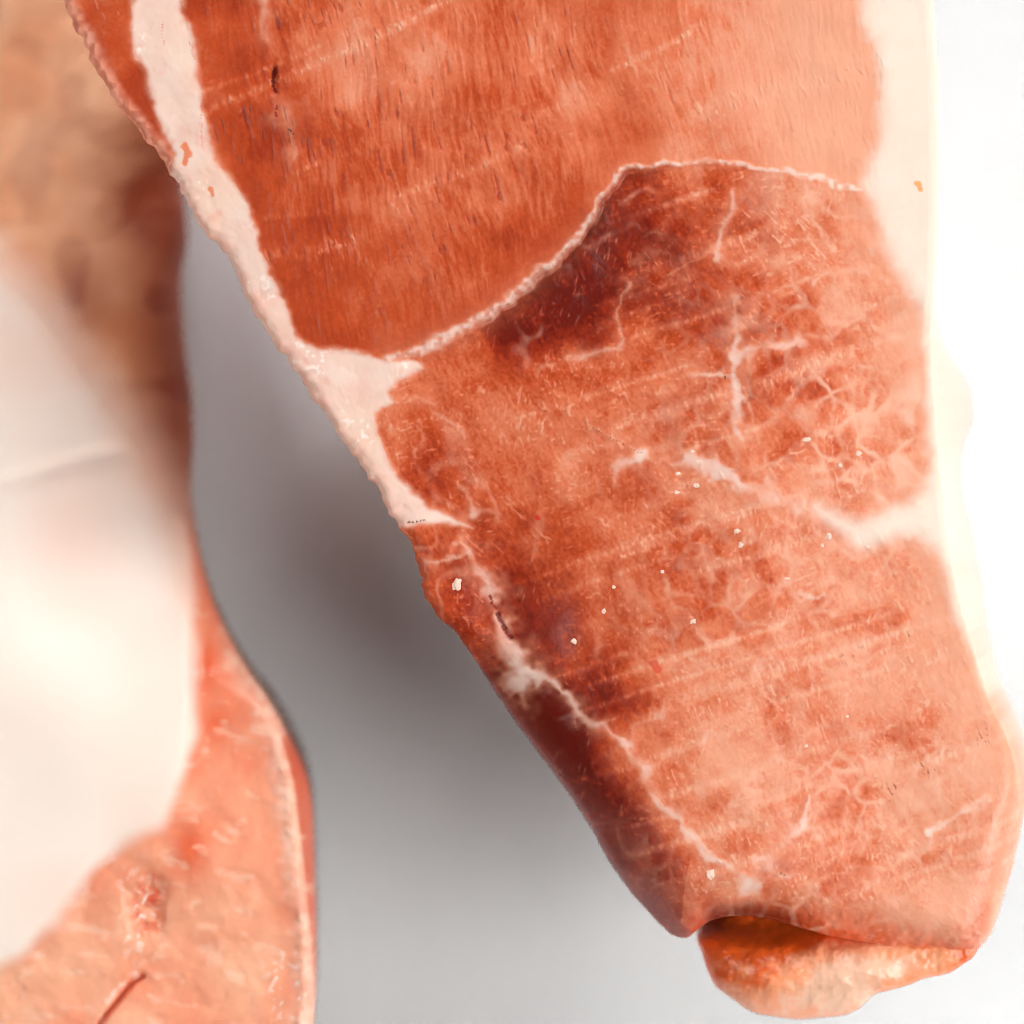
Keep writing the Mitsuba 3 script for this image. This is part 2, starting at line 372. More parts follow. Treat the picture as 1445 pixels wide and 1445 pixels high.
tone = 0.54 + 0.12 * nz(x, y, 160, seed=51, octv=2) + 0.24 * nz(x, y, 50, seed=52, octv=3) * np.where(upper > .5, 0.7, 1.0)
tone += 0.26 * ss(190, 0, sd_rim) * ss(820, 700, y) + 0.10 * ss(950, 1250, x) + 0.26 * blob(1150, 120, 150, 150) + 0.30 * ss(110, 0, dr_) * ss(1150, 1300, x) * ss(650, 800, y) + 0.22 * blob(1000, 1090, 150, 90) + 0.1 * blob(1150, 900, 200)
il = is_left[near] & (y > 880)
wedge = below0 * ss(190, 40, d_seam + 30 * nz(x, y, 60, seed=25)) * ss(640, 730, x + 20 * nz(x, y, 50, seed=18)) * ss(1010, 860, x + 30 * nz(x, y, 60, seed=17)) * ss(520, 470, y - 0.12 * (x - 780))  # deep red under the seam, with the shade of the dip painted in
tone -= 0.34 * wedge + 0.20 * (1.55 + 0.7 * nz(x, y, 40, seed=20, octv=3)) * il * ss(120, 60, dr_) * ss(900, 970, y)  # lower left side face darkened: its shade painted into the tone
tone -= 0.26 * np.clip(np.exp(-(((x - 1215) / 120) ** 2 + ((y - 590) / 150) ** 2)) + 0.6 * np.exp(-(((x - 1120) / 150) ** 2 + ((y - 800) / 100) ** 2)), 0, 1) * lower * ss(10, 22, dr_)
tone -= 0.22 * blob(800, 430, 150, 62, -38) + 0.25 * blob(960, 360, 150, 110) + 0.30 * blob(870, 985, 62, 45) + 0.26 * blob(750, 900, 55, 120, -25) + 0.18 * blob(1010, 480, 130, 90) + 0.12 * blob(680, 800, 70, 60)
bund = ss(0.05, 0.45, nz(x, y, 32, seed=26, octv=2)) * lower * ss(880, 1080, x)
tone -= 0.13 * bund
tone -= 0.30 * blob(800, 1050, 40, 190, -33) + 0.18 * blob(630, 640, 60) + 0.12 * blob(430, 430, 90, 60) + 0.14 * blob(340, 120, 60, 130) + 0.10 * blob(1230, 1060, 90, 50)
tone += 0.14 * blob(700, 600, 90, 50, 15) + 0.12 * blob(560, 80, 140, 120)
# fibres
fx_w, fy_w = x + 16 * nz(x, y, 190, seed=57) + 2.5 * nz(x, y, 40, seed=58), y + 20 * nz(x, y, 90, seed=59)
fib = nz(fx_w, fy_w, 5.0, 30, -10, seed=61, octv=3)
fib2 = nz(fx_w, fy_w, 3.0, 13, -13, seed=62, octv=2)
fibl = nz(x, y, 4.0, 11, -24, seed=63, octv=2)
fine = nz(x, y, 3.2, seed=64)
ffade = 0.45 + 0.55 * ss(-0.5, 0.3, nz(x, y, 80, seed=60))
tone += upper * ffade * ss(0, 60, -sd_up) * (0.15 * fib + 0.10 * fib2) + lower * (0.10 * fibl + 0.03 * fine) + 0.04 * fine
fa = nz(x, y, 4.0, 13, 12, seed=48, octv=2)
fb = nz(x, y, 4.0, 12, 70, seed=46, octv=2)
fc = nz(x, y, 3.5, 12, -48, seed=47, octv=2)
pa, pb = ss(-.2, .4, nz(x, y, 60, seed=45)), ss(-.2, .4, nz(x, y, 60, seed=40))
hair = ss(0.25, 0.75, fa * pa + fb * (1 - pa) * pb + fc * (1 - pa) * (1 - pb)) * ss(-0.25, 0.5, nz(x, y, 40, seed=49, octv=2))
rd = 1 - np.abs(nz(x + 6 * nz(x, y, 60, seed=46), y + 6 * nz(x, y, 60, seed=47), 30, 46, -20, seed=38))
web = 0.55 * ss(0.72, 1.0, rd) * ss(0.0, 0.5, nz(x, y, 70, seed=39)) * (0.6 + 0.4 * nz(x, y, 9, seed=37))
haze = ss(0.0, 0.6, nz(x, y, 75, seed=28, octv=3))
tone += lower * (0.24 * hair + 0.20 * web + 0.16 * haze) + 0.06 * upper * hair + 0.12 * upper * haze
tone += lower * (0.10 * ss(760, 1100, x) + 0.17 * ss(1080, 1340, x) + 0.10 * blob(700, 610, 120, 70)) + upper * (0.24 * ss(860, 1180, x) + 0.10 * ss(420, 700, x) * ss(430, 200, y))
slit = upper * ss(0.58, 0.85, nz(fx_w, fy_w, 3.6, 24, -10, seed=66)) * ss(0.0, 0.4, nz(x, y, 90, seed=67) + 0.35 * blob(560, 260, 200, 160))
slit = slit * ss(1080, 900, x)
tone -= 0.15 * slit

# --- saw marks: rows of short pale ticks, all rising to the right
ang = -17.5
ca, sa = math.cos(math.radians(ang)), math.sin(math.radians(ang))
U, V = x * ca + y * sa, -x * sa + y * ca + 2.5 * nz(x, y, 120, seed=71)
tick = ss(0.05, 0.55, nz(x, y, 3.4, 11, -14, seed=72))
marks = np.zeros(len(x))
rs = np.random.default_rng(12)
v = 560.0
while v < 1720:
    keep = ss(-0.1, 0.45, nz(U, np.full_like(x, v), 190, seed=int(v)))
    marks = np.maximum(marks, np.exp(-((V - v) / rs.uniform(3.5, 7)) ** 2) * keep * rs.uniform(0.5, 1.0))
    v += rs.uniform(19, 34)
row_ticks = np.zeros(len(x))
marks *= 1.25 * lower * ss(680, 980, x + 0.25 * (y - 500)) * ss(1330, 1180, y)
for P, w, s in [([(286, 158), (385, 118), (470, 80), (560, 40), (640, -5)], 6, 1.0), ([(290, 128), (380, 96), (450, 66)], 4, .7), ([(990, 158), (1110, 122), (1240, 84)], 15, .8), ([(860, 102), (945, 62), (990, 34)], 5, .8), ([(375, 356), (440, 352), (500, 340)], 12, .7),
                ([(415, 246), (452, 230)], 3, .6), ([(560, 275), (660, 244), (740, 205)], 5, .45), ([(370, 308), (460, 300)], 5, .4), ([(760, 160), (800, 148)], 3, .5), ([(880, 782), (990, 740), (1060, 722)], 6, .8), ([(1080, 380), (1150, 330)], 12, .5), ([(1040, 560), (1140, 515), (1230, 485)], 8, .7)]:
    d, t = ldist(P, x, y, 50)
    marks = np.maximum(marks, np.exp(-(d / w) ** 2) * s)
    row_ticks = np.maximum(row_ticks, np.exp(-(d / (w + 1)) ** 4) * s)
tickm = marks * (0.35 + 0.65 * tick)
tone += 0.26 * tickm
wt = row_ticks * ss(0.30, 0.75, nz(x, y, 2.8, 9, -16, seed=73)) * ss(-0.5, 0.3, nz(x, y, 26, seed=74))
tone += 0.40 * wt
spark = ss(0.60, 0.85, nz(x, y, 4.0, 9, -20, seed=75)) * ss(-0.1, 0.4, nz(x, y, 70, seed=76)) * (1 - fat)
spark = spark * (1 - 0.6 * upper)
tone += 0.22 * spark  # tiny wet glints painted pale into the tone
tone += 0.30 * ss(0.55, 0.8, nz(x, y, 5.5, seed=78)) * lower * ss(0.0, 0.3, nz(x, y, 60, seed=79)) * 0.6
tone = np.clip(tone - 0.03, 0, 1.6)

col = np.zeros((len(x), 3))
tone = np.where(tone > 0.7, 0.7 + 0.3 * (1 - np.exp(-(tone - 0.7) / 0.3)), tone)
for c in range(3):
    col[:, c] = np.interp(tone, [0.0, 0.25, 0.5, 0.75, 1.0, 1.15], [DEEP[c], DARK[c], MID[c], PINK[c], PALE[c], CREAM[c]])
webm = np.clip(lower * (0.34 * hair * (0.4 + 0.6 * ss(900, 1200, x)) + 0.38 * web + 0.32 * tickm * ss(780, 1050, x)), 0, 1) * (1 - 0.4 * ss(0.0, 0.5, nz(x, y, 90, seed=27)))
lip = ss(75, 8, dr_) * ss(1255, 1300, y) * ss(950, 1000, x) * ss(1420, 1380, x)
col = lerp(col, lin(206, 78, 36), lip * 0.75)
col = lerp(col, lin(112, 32, 12), ss(46, 6, dr_ + 8 * nz(x, y, 30, seed=19)) * is_cav[near] * ss(985, 1010, x) * ss(1190, 1090, x) * 0.9)  # deep red lip tissue, also painting in the shade of the crease
col = lerp(col, lin(236, 186, 160), webm)
col = lerp(col, lin(240, 196, 170), np.clip(edge * netw * 0.62 * lower * np.clip(0.65 + 0.6 * nz(x, y, 24, seed=44), 0, 1), 0, 0.8))
org = np.clip(0.9 * blob(340, 230, 80, 190, -20) + 0.9 * blob(470, 440, 110, 60) + 0.5 * blob(150, 40, 80) + 0.6 * blob(590, 580, 40) + 0.3 * blob(1180, 1010, 120, 40, -20), 0, 1) * (0.7 + 0.3 * nz(x, y, 60, seed=81))
col = lerp(col, ORANGE * (0.75 + 0.5 * tone[:, None]), np.clip(org, 0, 1) * 0.7)
mau = 0.7 * np.clip(0.7 * il * ss(34, 8, dr_) * ss(960, 1020, y) + 0.8 * blob(880, 1210, 40, 110, -35) + 0.8 * blob(745, 1060, 14, 140, -33) + 0.5 * blob(930, 1270, 60, 60) + 0.25 * blob(790, 880, 50), 0, 1)  # mauve tissue, plus the sheen of the lower left edge painted in
col = lerp(col, MAUVE, mau * 0.7)
fcol = lerp(FAT, CREAM, ss(1100, 1250, x))
fcol = lerp(fcol, ROSY, np.clip(0.30 + 0.6 * nz(x, y, 34, seed=82, octv=3), 0, 0.8) * ss(1200, 1000, x) * 0.75)
fcol = lerp(fcol, lin(240, 206, 170), ss(0.0, 0.6, nz(x, y, 70, seed=89, octv=2)) * 0.2 * ss(700, 600, x))
fcol = lerp(fcol, lin(228, 150, 128), ss(0.35, 0.8, nz(x, y, 13, 20, -30, seed=90, octv=2)) * 0.35 * ss(700, 600, x))
fcol = lerp(fcol, lin(250, 236, 226), ss(0.15, 0.6, nz(x, y, 7, seed=87, octv=2)) * ss(0.0, 0.4, nz(x, y, 50, seed=88)) * 0.7 * ss(700, 600, x))
# the strip's outer margin is a rosy, beaded membrane
rosy = (x < 640) * (y < 900) * ss(26, 4, dr_) * (0.55 + 0.45 * ss(-0.2, 0.4, nz(x, y, 14, seed=83)))
fcol = lerp(fcol, ROSY * np.array([0.95, 0.85, 0.82]), rosy * 0.7)
col = lerp(col, lin(232, 150, 122), sidem * ss(24, 8, dr_) * (0.5 + 0.5 * ss(-.3, .3, nz(x, y, 8, seed=84))))
col = lerp(col, lerp(lin(230, 150, 116), fcol, ss(0.25, 0.9, np.maximum(fat, fatall))), np.clip(fatall, 0, 1) * 0.96)
# small dark ticks of dried juice along the saw rows, blood specks, orange spots in the fat
for P, w, s in [([(1180, 935), (1270, 900), (1360, 868)], 7, .9), ([(1040, 1010), (1130, 975), (1220, 950)], 5, .5), ([(1250, 1125), (1310, 1085), (1392, 1040)], 14, 1.), ([(1080, 560), (1140, 530)], 3, .3), ([(1210, 285), (1250, 272)], 3, .5), ([(480, 493), (540, 497), (560, 503)], 4, 1.)]:
    d, t = ldist(P, x, y, 50)
    k = np.exp(-(d / w) ** 2) * s * ss(0.50, 0.72, nz(x, y, 2.2, 7.5, -24, seed=91)) * ss(-0.2, 0.3, nz(x, y, 22, seed=92))
    col = lerp(col, lin(120, 52, 22), np.clip(k, 0, 1) * 0.75)
for P, w0, w1, c in [([(387, 97), (385, 115), (388, 130)], 4, 3, (90, 10, 12)), ([(392, 150), (390, 165)], 2, 2, (130, 25, 22)), ([(408, 184), (414, 190)], 2, 1.5, (40, 12, 10)), ([(702, 868), (712, 888), (720, 900)], 4, 3, (110, 22, 25)), ([(690, 842), (700, 858)], 2.5, 2, (130, 30, 25)),
                     ([(262, 208), (266, 216), (262, 230)], 6, 4, (222, 118, 72)), ([(296, 268), (300, 276)], 4, 3, (228, 130, 90)), ([(1299, 258), (1301, 264)], 6, 5, (236, 160, 92)), ([(228, 35), (231, 62)], 1.2, 1, (220, 110, 100)), ([(268, 60), (284, 120), (284, 205)], 1.0, 1, (216, 110, 100)),
                     ([(1021, 532), (1022, 534)], 1.5, 1.5, (60, 20, 16)), ([(923, 935), (928, 945)], 7, 6, (205, 84, 60)), ([(758, 730), (760, 733)], 3, 3, (190, 45, 30)), ([(575, 737), (600, 735)], 2, 1.2, (120, 60, 40)), ([(1102, 1232), (1108, 1235)], 2.5, 2, (150, 90, 40)), ([(836, 604), (870, 622), (905, 640)], .9, .8, (140, 60, 38))]:
    d, t = ldist(P, x + 2.2 * nz(x, y, 7, seed=93), y + 2.2 * nz(x, y, 7, seed=94), 30)
    w = w0 + (w1 - w0) * t
    col = lerp(col, lin(*c), ss(1.25, 0.7, d / w) * 0.9)

# --- relief of the cut face, in du
relief = np.zeros(len(x))
relief += fat * 1.4 + seamf * (0.1 + 1.2 * nz(x, y, 7, seed=101)) + vein * 1.2
relief += upper * (0.6 * fib + 0.4 * fib2 - 1.6 * slit) + lower * (0.22 * fibl + 0.3 * hair) + 0.12 * fine
relief += 2.4 * nz(x, y, 44, seed=102, octv=2) + 5 * nz(x, y, 150, seed=103)
relief += wt * 1.6 + (0.3 + 0.7 * upper) * tickm * 0.9 + 0.8 * spark + marks * -0.8
beads = (x < 660) * (y < 900) * ss(34, 6, dr_)
relief += beads * (2.4 * nz(x, y, 15, seed=104, octv=2) + 1.0 * nz(x, y, 7, seed=105)) * (0.4 + 0.6 * ss(-.3, .3, nz(x, y, 60, seed=110)))
relief += ss(0, -20, sd_strip) * 0.5 * nz(x, y, 9, seed=106, octv=2)
# the lower muscle dips under the seam's edge, and its outer part lies a little lower to the left
below = (1 - upper) * (x > 560)
relief -= 22 * below * ss(0, 9, d_seam) * np.exp(-np.maximum(d_seam - 12, 0) / 75) * np.exp(-((x - 775) / 125) ** 2)
relief += 14 * blob(1010, 720, 230, 330) - 16 * blob(740, 880, 60, 130, -30) + 10 * blob(640, 260, 240, 220)
relief -= 26 * blob(1065, 1296, 85, 30) + 6 * np.exp(-(ldist([(960, 1262), (1060, 1262), (1150, 1290), (1330, 1338)], x, y, 80)[0] / 16) ** 2)
relief -= 5 * ss(6, 1, np.abs(ldist([(702, 868), (720, 902)], x, y, 30)[0])) + 8 * ss(7, 2, ldist([(387, 97), (388, 130)], x, y, 30)[0])
bb = np.nonzero((x > 880) & (x < 1080) & (y > 1120) & (y < 1345))[0]
bt = cKDTree(pts[bb])
bj = bt.query(pts[bb], k=90)[1]
for _ in range(10):
    w = ss(2, 22, dr_[bb]) * ss(880, 920, x[bb]) * ss(1080, 1035, x[bb]) * ss(1120, 1160, y[bb])
    zdrop[bb] = zdrop[bb] * (1 - w) + zdrop[bb][bj].mean(1) * w
tilt = 18 * ss(1000, 1330, x)
relief += lip * (3.0 * nz(x, y, 22, seed=108, octv=2) + 1.6 * nz(x, y, 8, seed=109))
zdu = relief * np.clip(dr_ / 6, 0.15, 1) - zdrop - tilt
zface = ZF + zdu * S

# --- the flanks, in rings going down and in
nb = len(rimp)
ztop = zface[:nb]
by_s = by
bottom = np.where(by > 860, 0.002 + 0.046 * ss(860, 1130, by), 0.0015 + 0.044 * ss(560, 260, by))  # unseen underside raised at both ends to let light into the gap
bottom = smooth_ring(bottom, 60)
right = smooth_ring(((bx > 1200) & (by > -100)).astype(float), 40)
flare = right * (8 + 62 * np.exp(-((by - 560) / 90) ** 2) + 52 * np.exp(-((by - 800) / 170) ** 2) + 20 * np.exp(-((by - 1040) / 120) ** 2))
rv, rc = [], []
for k in range(1, K + 1):
    t = k / K
    inward = -(60 * ss(0.25, 1.0, t) + 26 * t * (1 - right) + 150 * t * is_left * ss(900, 1060, by))
    prof = flare * np.sin(math.pi * min(1, t * 1.55)) ** 1.0 * (t < 0.66)
    off = prof + inward + 6 * nz(bx, by + 300 * t, 50, seed=120) * t
    p = rimp + outn * off[:, None]
    z = ztop + (bottom - ztop) * (t ** 1.15)
    m = (D + ZF - z) / D
    rv.append(np.stack([(p[:, 0] - 722.5) * S, (722.5 - p[:, 1]) * S, z], -1))
    lean_c = lerp(lin(72, 56, 54), lin(88, 56, 50), np.clip(0.5 + 0.5 * nz(bx, by + 400 * t, 60, seed=121, octv=2), 0, 1))
    fat_c = lerp(lin(212, 196, 186), lin(214, 188, 178), np.clip(0.4 + 0.5 * nz(bx, by + 500 * t, 80, seed=122), 0, 1))
    strip_c = np.clip(((bx < 590) & (by < 760)) * 0.9, 0, 1)
    c = lerp(lean_c, ROSY, strip_c)
    c = lerp(c, fat_c, ss(0.2, 0.8, right) * ss(1330, 1180, by))
    rc.append(lerp(c, col[:nb], np.full(nb, max(0, 1 - t * 4))))
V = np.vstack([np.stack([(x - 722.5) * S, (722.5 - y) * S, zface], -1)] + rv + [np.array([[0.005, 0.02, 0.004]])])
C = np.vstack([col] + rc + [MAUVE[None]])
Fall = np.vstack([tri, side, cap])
N = normals(V, Fall)

cen = lambda a: a[tri].mean(1)
cx, cy = cen(x), cen(y)
is_strip, is_rim = cen(sd_strip) < 0, cen(sd_rim) < 0
is_seam = (cen(d_seam / w_seam) < 1.0) & ~is_strip & ~is_rim
is_side = (cen(sidem.astype(float)) > 0.5) & ~is_strip
is_up = (cen(sd_up) < 0) & ~is_strip & ~is_rim & ~is_seam
is_vein = (cen(vein) > 0.48) & ~is_strip & ~is_rim & ~is_seam & ~is_up & ~is_side
rest = ~(is_strip | is_rim | is_seam | is_side | is_up | is_vein)
slab = 'meat_slab'
labels[slab] = {'label': 'large sharp slab of raw red meat with a fat seam across its cut face, on the right', 'category': 'meat'}
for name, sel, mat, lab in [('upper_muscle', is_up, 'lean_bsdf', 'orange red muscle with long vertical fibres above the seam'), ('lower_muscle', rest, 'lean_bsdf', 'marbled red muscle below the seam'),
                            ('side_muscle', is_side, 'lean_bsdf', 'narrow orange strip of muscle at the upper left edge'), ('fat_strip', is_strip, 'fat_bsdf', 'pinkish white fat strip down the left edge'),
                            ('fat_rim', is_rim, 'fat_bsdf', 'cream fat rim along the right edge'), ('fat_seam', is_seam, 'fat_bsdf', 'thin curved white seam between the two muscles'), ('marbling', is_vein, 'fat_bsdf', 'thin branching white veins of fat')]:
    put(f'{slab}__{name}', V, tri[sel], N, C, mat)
    labels[f'{slab}__{name}'] = {'label': lab}
put(f'{slab}__flank', V, np.vstack([side, cap]), N, C, 'fat_bsdf')


# ------------------------------------------------------------------ a lump drawn as an outline with a height field
def lump(outline, spacing, rim, rings, view, zfun, RH, colfun, botfun, inward, coarse=16.0):
    pts, d, near, rp, on, tri, side, cap = grid_block(outline, spacing, view, rim, rings, coarse)
    x, y = pts[:, 0], pts[:, 1]
    R, H = RH(rp[:, 0], rp[:, 1])
    R, H = smooth_ring(R, 25), smooth_ring(H, 25)
    q = np.clip(1 - d / R[near], 0, 1)
    z = zfun(x, y, d) - H[near] * (1 - np.sqrt(np.maximum(1 - q * q, 0))) * S
    col, tags = colfun(x, y, d)
    nb = len(rp)
    v = [world(x, y, z)]
    bot = botfun(rp[:, 0], rp[:, 1])
    rc = []
    for k in range(1, rings + 1):
        t = k / rings
        p = rp - on * (inward * t ** 1.5)
        zz = z[:nb] + (bot - z[:nb]) * t
        w = world(p[:, 0], p[:, 1], z[:nb])
        w[:, 2] = zz
        v.append(w)
        rc.append(lerp(col[:nb], np.tile(lin(96, 62, 52), (nb, 1)), np.full(nb, ss(0.0, 0.3, t))))
    last = v[-1].mean(0)
    V = np.vstack(v + [last[None]])
    C = np.vstack([col] + rc + [col[:1]])
    F = np.vstack([tri, side, cap])
    return V, F, normals(V, F), C, tri, np.vstack([side, cap]), x, y, tags


# ------------------------------------------------------------------ the flap under the slab's lower end
FL = [(985, 1318), (990, 1342), (1000, 1368), (1016, 1396), (1050, 1422), (1100, 1437), (1160, 1438), (1208, 1427), (1238, 1402), (1290, 1388), (1345, 1368), (1378, 1345), (1370, 1300), (1250, 1270), (1100, 1250), (1010, 1270)]
flo = resample(catmull(FL, 3), 1.5)
flo = flo + np.stack([nz(flo[:, 0], flo[:, 1], 30, seed=201), nz(flo[:, 0], flo[:, 1], 30, seed=202)], -1) * 2.5


def fl_z(x, y, d):
    z = -74 + 26 * ss(1120, 1290, x) + 30 * np.exp(-((x - 1090) / 90) ** 2 - ((y - 1385) / 42) ** 2) + 22 * np.exp(-((x - 1190) / 60) ** 2 - ((y - 1372) / 40) ** 2)
    z = z - 12 * ss(1210, 1080, x) * ss(1345, 1300, y) + 5 * nz(x, y, 26, seed=203, octv=2) + 1.4 * nz(x, y, 7, seed=204, octv=2) - 40 * ss(1340, 1290, y)
    return ZF + z * S


def fl_c(x, y, d):
    b = lambda cx, cy, rx, ry: np.exp(-((x - cx) / rx) ** 2 - ((y - cy) / ry) ** 2)
    t = np.clip(0.25 + 0.75 * b(1180, 1380, 75, 40) + 0.5 * b(1280, 1360, 70, 25) + 0.4 * ss(1375, 1420, y) + 0.2 * nz(x, y, 18, seed=205, octv=3) + 0.08 * nz(x, y, 5, seed=206), 0, 1)
    t = t - 0.5 * ss(1365, 1320, y) * ss(1200, 1100, x)
    c = lerp(lin(222, 88, 28), lin(244, 156, 114), ss(0.15, 0.6, t))
    c = lerp(c, lin(240, 188, 158), ss(0.6, 1.0, t))
    return c, None


v, f, n, c, ft, fs, fx, fy, _ = lump(flo, 2.0, 2.0, 10, (-1e4, -1e4, 1e4, 1e4), fl_z, lambda a, b: (52 - 30 * ss(1190, 1270, a), 60 - 44 * ss(1190, 1270, a)), fl_c, lambda a, b: np.full(len(a), 0.034), 20)
put(f'{slab}__flap', v, f, n, c, 'wet_bsdf')
labels[f'{slab}__flap'] = {'label': 'glistening orange flap of meat folded under the lower end'}

# ------------------------------------------------------------------ grains of fat sticking to the face
sv, sf = None, None
import trimesh
ico = trimesh.creation.icosphere(3)
tree = cKDTree(np.stack([x, y], -1))
FLECKS = [(645, 825, 7, 10), (810, 905, 6, 5), (1137, 621, 7, 3.5), (986, 651, 6, 3), (976, 637, 4, 2.5), (956, 669, 4, 3), (981, 686, 5, 4), (955, 695, 5, 3.5), (1212, 640, 6, 4), (1186, 657, 4, 3.5), (1039, 750, 5, 4), (1044, 768, 4, 5),
          (1170, 757, 5, 6), (1160, 770, 3, 3), (1002, 1233, 7, 9), (1225, 771, 4, 3), (852, 862, 3.5, 4), (866, 828, 3, 3), (934, 806, 3, 3), (978, 876, 4, 4), (1109, 817, 5, 2), (1196, 1012, 2.5, 2.5), (1138, 1053, 3, 2.5)]
k = 0
for i, (fx_, fy_, a, b) in enumerate(FLECKS):
    iz = tree.query([fx_, fy_])[1]
    p = np.array(ico.vertices)
    r = 1 + 0.6 * (2 * meshkit.noise(p * 1.6 + 7 * i, 3) - 1)
    p = p * r[:, None] * np.array([a, b, min(a, b) * 0.6]) * 0.8
    p = p * S + V[iz] + np.array([0, 0, 0.00003])
    key = f'{slab}__fat_grain' + (f'_{i:03d}' if i else '')
    put(key, p, np.array(ico.faces), normals(p, np.array(ico.faces)), np.tile(lin(238, 200, 180), (len(p), 1)), 'fat_bsdf')

# ------------------------------------------------------------------ the blurred piece at the left
CH = [(-420, -300), (100, -320), (235, -240), (262, -60), (262, 120), (256, 250), (262, 295), (264, 340), (256, 395), (258, 450), (262, 500), (270, 560), (272, 620), (268, 690), (272, 735), (280, 790), (297, 850), (320, 900),
      (345, 945), (374, 988), (402, 1040), (426, 1092), (437, 1145), (441, 1250), (443, 1340), (440, 1445), (420, 1600), (300, 1720), (-60, 1760), (-380, 1650), (-520, 1200), (-540, 400)]
cho = resample(catmull(CH, 4), 2.0)
CAP = [(-500, 330), (-60, 350), (0, 376), (60, 430), (98, 480), (150, 556), (200, 622), (240, 690), (268, 742), (278, 830), (276, 900), (275, 970), (270, 1050), (256, 1110), (232, 1160), (200, 1186), (160, 1200), (122, 1240), (82, 1300), (40, 1340), (-10, 1372), (-120, 1440), (-500, 1500)]
RIDGE = [(330, 925), (374, 992), (396, 1050), (404, 1110), (414, 1180), (422, 1250), (432, 1310), (436, 1380), (430, 1450)]


def ch_z(x, y, d):
    sc = sdist(CAP, x, y)
    z = PchipInterpolator([-320, 0, 300, 500, 700, 850, 1000, 1300, 1700], [-540, -520, -490, -440, -330, -190, -120, -75, -90])(np.clip(y, -320, 1700))
    z = z + 34 * np.exp(-((x - 60) / 230) ** 2 - ((y - 850) / 380) ** 2) + 8 * ss(24, -24, sc) * ss(760, 860, y) + 14 * ss(40, -40, sc) * ss(860, 760, y) + 12 * ss(0, -14, sc) * ss(1180, 1000, y) * 0.5
    z = z + 12 * nz(x, y, 150, seed=301) + 4 * nz(x, y, 48, seed=302, octv=2) * ss(-20, 30, sc) + (0.8 * nz(x, y, 9, seed=303, octv=2) + 1.2 * nz(x, y, 18, seed=305)) * ss(0, 20, sc)
    # ridge, pit and crack of the lower lean end
    dr, _ = ldist(RIDGE, x, y, 90)
    z = z + 10 * np.exp(-(dr / 16) ** 2) + (1.6 * nz(x, y, 8, seed=304)) * np.exp(-(dr / 22) ** 2)
    pit = np.exp(-(((x + 8 * nz(x, y, 22, seed=306) - 205) / 28) ** 2 + ((y + 8 * nz(x, y, 22, seed=307) - 1282) / 44) ** 2) ** 2)
    z = z - pit * (13 + 5 * nz(x, y, 10, seed=308, octv=2)) - 10 * np.exp(-(ldist([(200, 1378), (185, 1390), (165, 1415), (145, 1440), (130, 1470)], x, y, 60)[0] / 5) ** 2)
    fold = ldist([(-40, 690), (40, 672), (110, 650), (160, 640)], x, y, 60)[0]
    z = z - 10 * np.exp(-(fold / 16) ** 2) - 22 * np.exp(-((x - 200) / 60) ** 2 - ((y - 300) / 90) ** 2)
    return np.maximum(ZF + z * S, 0.014)


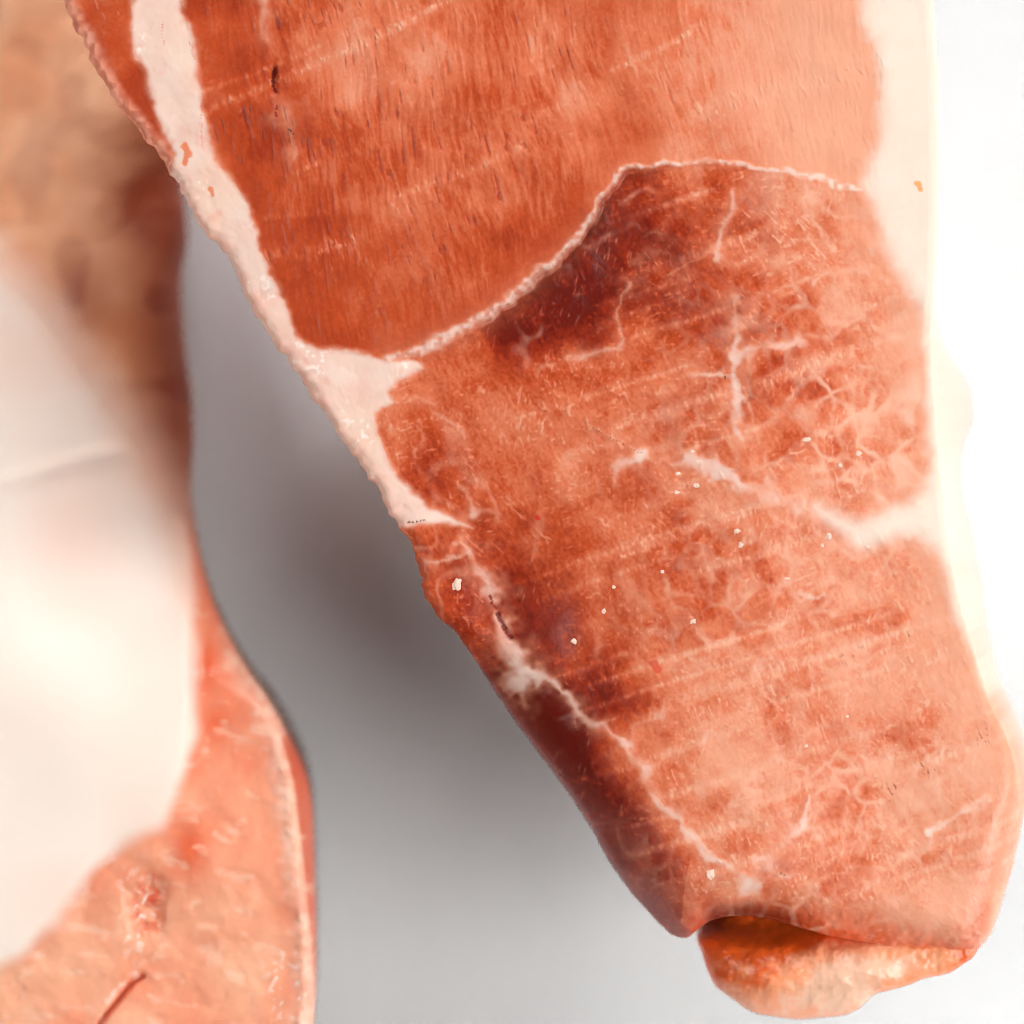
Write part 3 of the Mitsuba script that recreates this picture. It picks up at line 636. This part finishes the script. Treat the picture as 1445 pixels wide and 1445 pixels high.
def ch_c(x, y, d):
    ux, uy = x + 8 * nz(x, y, 40, seed=311), y + 8 * nz(x, y, 40, seed=312)
    sc = sdist(CAP, ux, uy)
    capm = ss(16, -16, sc) * ss(700, 760, y) + ss(60, -50, sc) * ss(760, 700, y)
    capm = np.clip(capm, 0, 1)
    t = np.clip(0.5 + 0.6 * nz(x, y, 90, seed=313, octv=3), 0, 1)
    skin = lerp(lin(214, 132, 88), lin(244, 192, 154), t)
    skin = lerp(skin, lin(148, 68, 40), np.clip(0.8 * np.exp(-((x - 190) / 60) ** 2 - ((y - 290) / 60) ** 2) + 0.6 * np.exp(-((x - 120) / 50) ** 2 - ((y - 420) / 60) ** 2) + ss(150, 255, x) * 0.9 + 0.3 * ss(0.2, 0.6, nz(x, y, 60, seed=315)), 0, 1))  # brown skin, with shade painted in towards the edge by the gap
    t2 = np.clip(0.45 + 0.5 * nz(x, y, 80, seed=316, octv=2) + 0.07 * nz(x, y, 10, 24, 20, seed=317, octv=2) + 0.35 * ss(1180, 1420, y), 0, 1)
    lean = lerp(lin(218, 98, 64), lin(241, 172, 138), np.clip(t2 + 0.04, 0, 1))
    dr, _ = ldist(RIDGE, x, y, 120)
    lean = lerp(lean, lin(244, 194, 170), np.exp(-(dr / 18) ** 2) * (0.45 + 0.4 * ss(-.2, .4, nz(x, y, 12, seed=318))))
    edge = ss(0.0, 1.0, (x - np.interp(y, [900, 992, 1110, 1250, 1400], [330, 382, 412, 428, 440])) / 8)
    lean = lerp(lean, lin(190, 68, 36), edge * ss(1010, 1060, y) * 0.8)
    hole = ss(-0.5, 0.3, nz(x, y, 16, seed=321, octv=2)) * np.exp(-(((x + 8 * nz(x, y, 22, seed=306) - 210) / 27) ** 2 + ((y + 8 * nz(x, y, 22, seed=307) - 1280) / 42) ** 2) ** 2)
    lean = lerp(lean, lin(216, 84, 50), np.clip(hole, 0, 1) * 0.9)
    lean = lerp(lean, lin(216, 84, 44), 0.8 * np.exp(-(((x - 268) / 26) ** 2 + ((y - 1195) / 40) ** 2)) + 0.8 * np.exp(-(((x - 292) / 18) ** 2 + ((y - 935) / 32) ** 2)) + 0.6 * np.exp(-(((x - 305) / 24) ** 2 + ((y - 1022) / 22) ** 2)))
    ck = ldist([(200, 1378), (185, 1390), (165, 1415), (145, 1440), (130, 1470)], x, y, 60)[0]
    lean = lerp(lean, lin(200, 80, 50), ss(7, 3, ck) * 0.8)
    ck2 = ldist([(190, 1376), (172, 1390), (152, 1415)], x, y, 60)[0]
    lean = lerp(lean, lin(252, 228, 212), ss(7, 2, ck2 + 3 * nz(x, y, 9, seed=324)) * 0.5 * ss(-0.5, 0.3, nz(x, y, 14, seed=325)))
    lean = lerp(lean, lin(250, 212, 186), ss(0.15, 0.7, nz(x + 12 * nz(x, y, 30, seed=322), y, 26, 16, 10, seed=323, octv=3)) * 0.32)
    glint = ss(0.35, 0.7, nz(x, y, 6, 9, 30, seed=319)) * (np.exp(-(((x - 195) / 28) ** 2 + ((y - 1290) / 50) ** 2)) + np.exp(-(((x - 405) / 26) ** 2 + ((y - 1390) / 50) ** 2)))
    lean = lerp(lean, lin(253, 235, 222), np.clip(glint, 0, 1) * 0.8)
    c = lerp(skin, lean, ss(720, 800, y))
    fatc = lerp(lin(241, 224, 211), lin(240, 213, 198), np.clip(0.3 + 0.7 * nz(x, y, 110, seed=320), 0, 1))
    fatc = lerp(fatc, lin(238, 182, 154), ss(-70, 10, sc) * ss(560, 700, y) * ss(950, 800, y) * 0.6)
    c = lerp(c, fatc, capm)
    return c, capm


def ch_rh(a, b):
    up = (b < 720) & (a > 150)
    return np.where(up, 130.0, np.where(b < 960, 50.0, 22.0)), np.where(up, 125.0, np.where(b < 960, 90.0, 40.0))


v, f, n, c, ft, fs, hx, hy, capm = lump(cho, 2.6, 2.6, 14, (-30, -20, 480, 1470), ch_z, ch_rh, ch_c, lambda a, b: np.full(len(a), 0.001), 40, 18.0)
mc = capm[ft].mean(1) > 0.5
my = hy[ft].mean(1)
chunk = 'meat_chunk'
labels[chunk] = {'label': 'blurred chunk of raw meat with a thick white fat cap, at the left edge', 'category': 'meat'}
put(f'{chunk}__fat_cap', v, ft[mc], n, c, 'fat_bsdf')
put(f'{chunk}__brown_side', v, ft[~mc & (my < 760)], n, c, 'fat_bsdf')
put(f'{chunk}__lean_end', v, ft[~mc & (my >= 760)], n, c, 'lean_bsdf')
put(f'{chunk}__underside', v, fs, n, c, 'fat_bsdf')
labels[f'{chunk}__fat_cap'] = {'label': 'smooth thick white cap of fat'}
labels[f'{chunk}__brown_side'] = {'label': 'tan and brown upper side out of focus'}
labels[f'{chunk}__lean_end'] = {'label': 'salmon coloured lean end with a pit and a crack'}
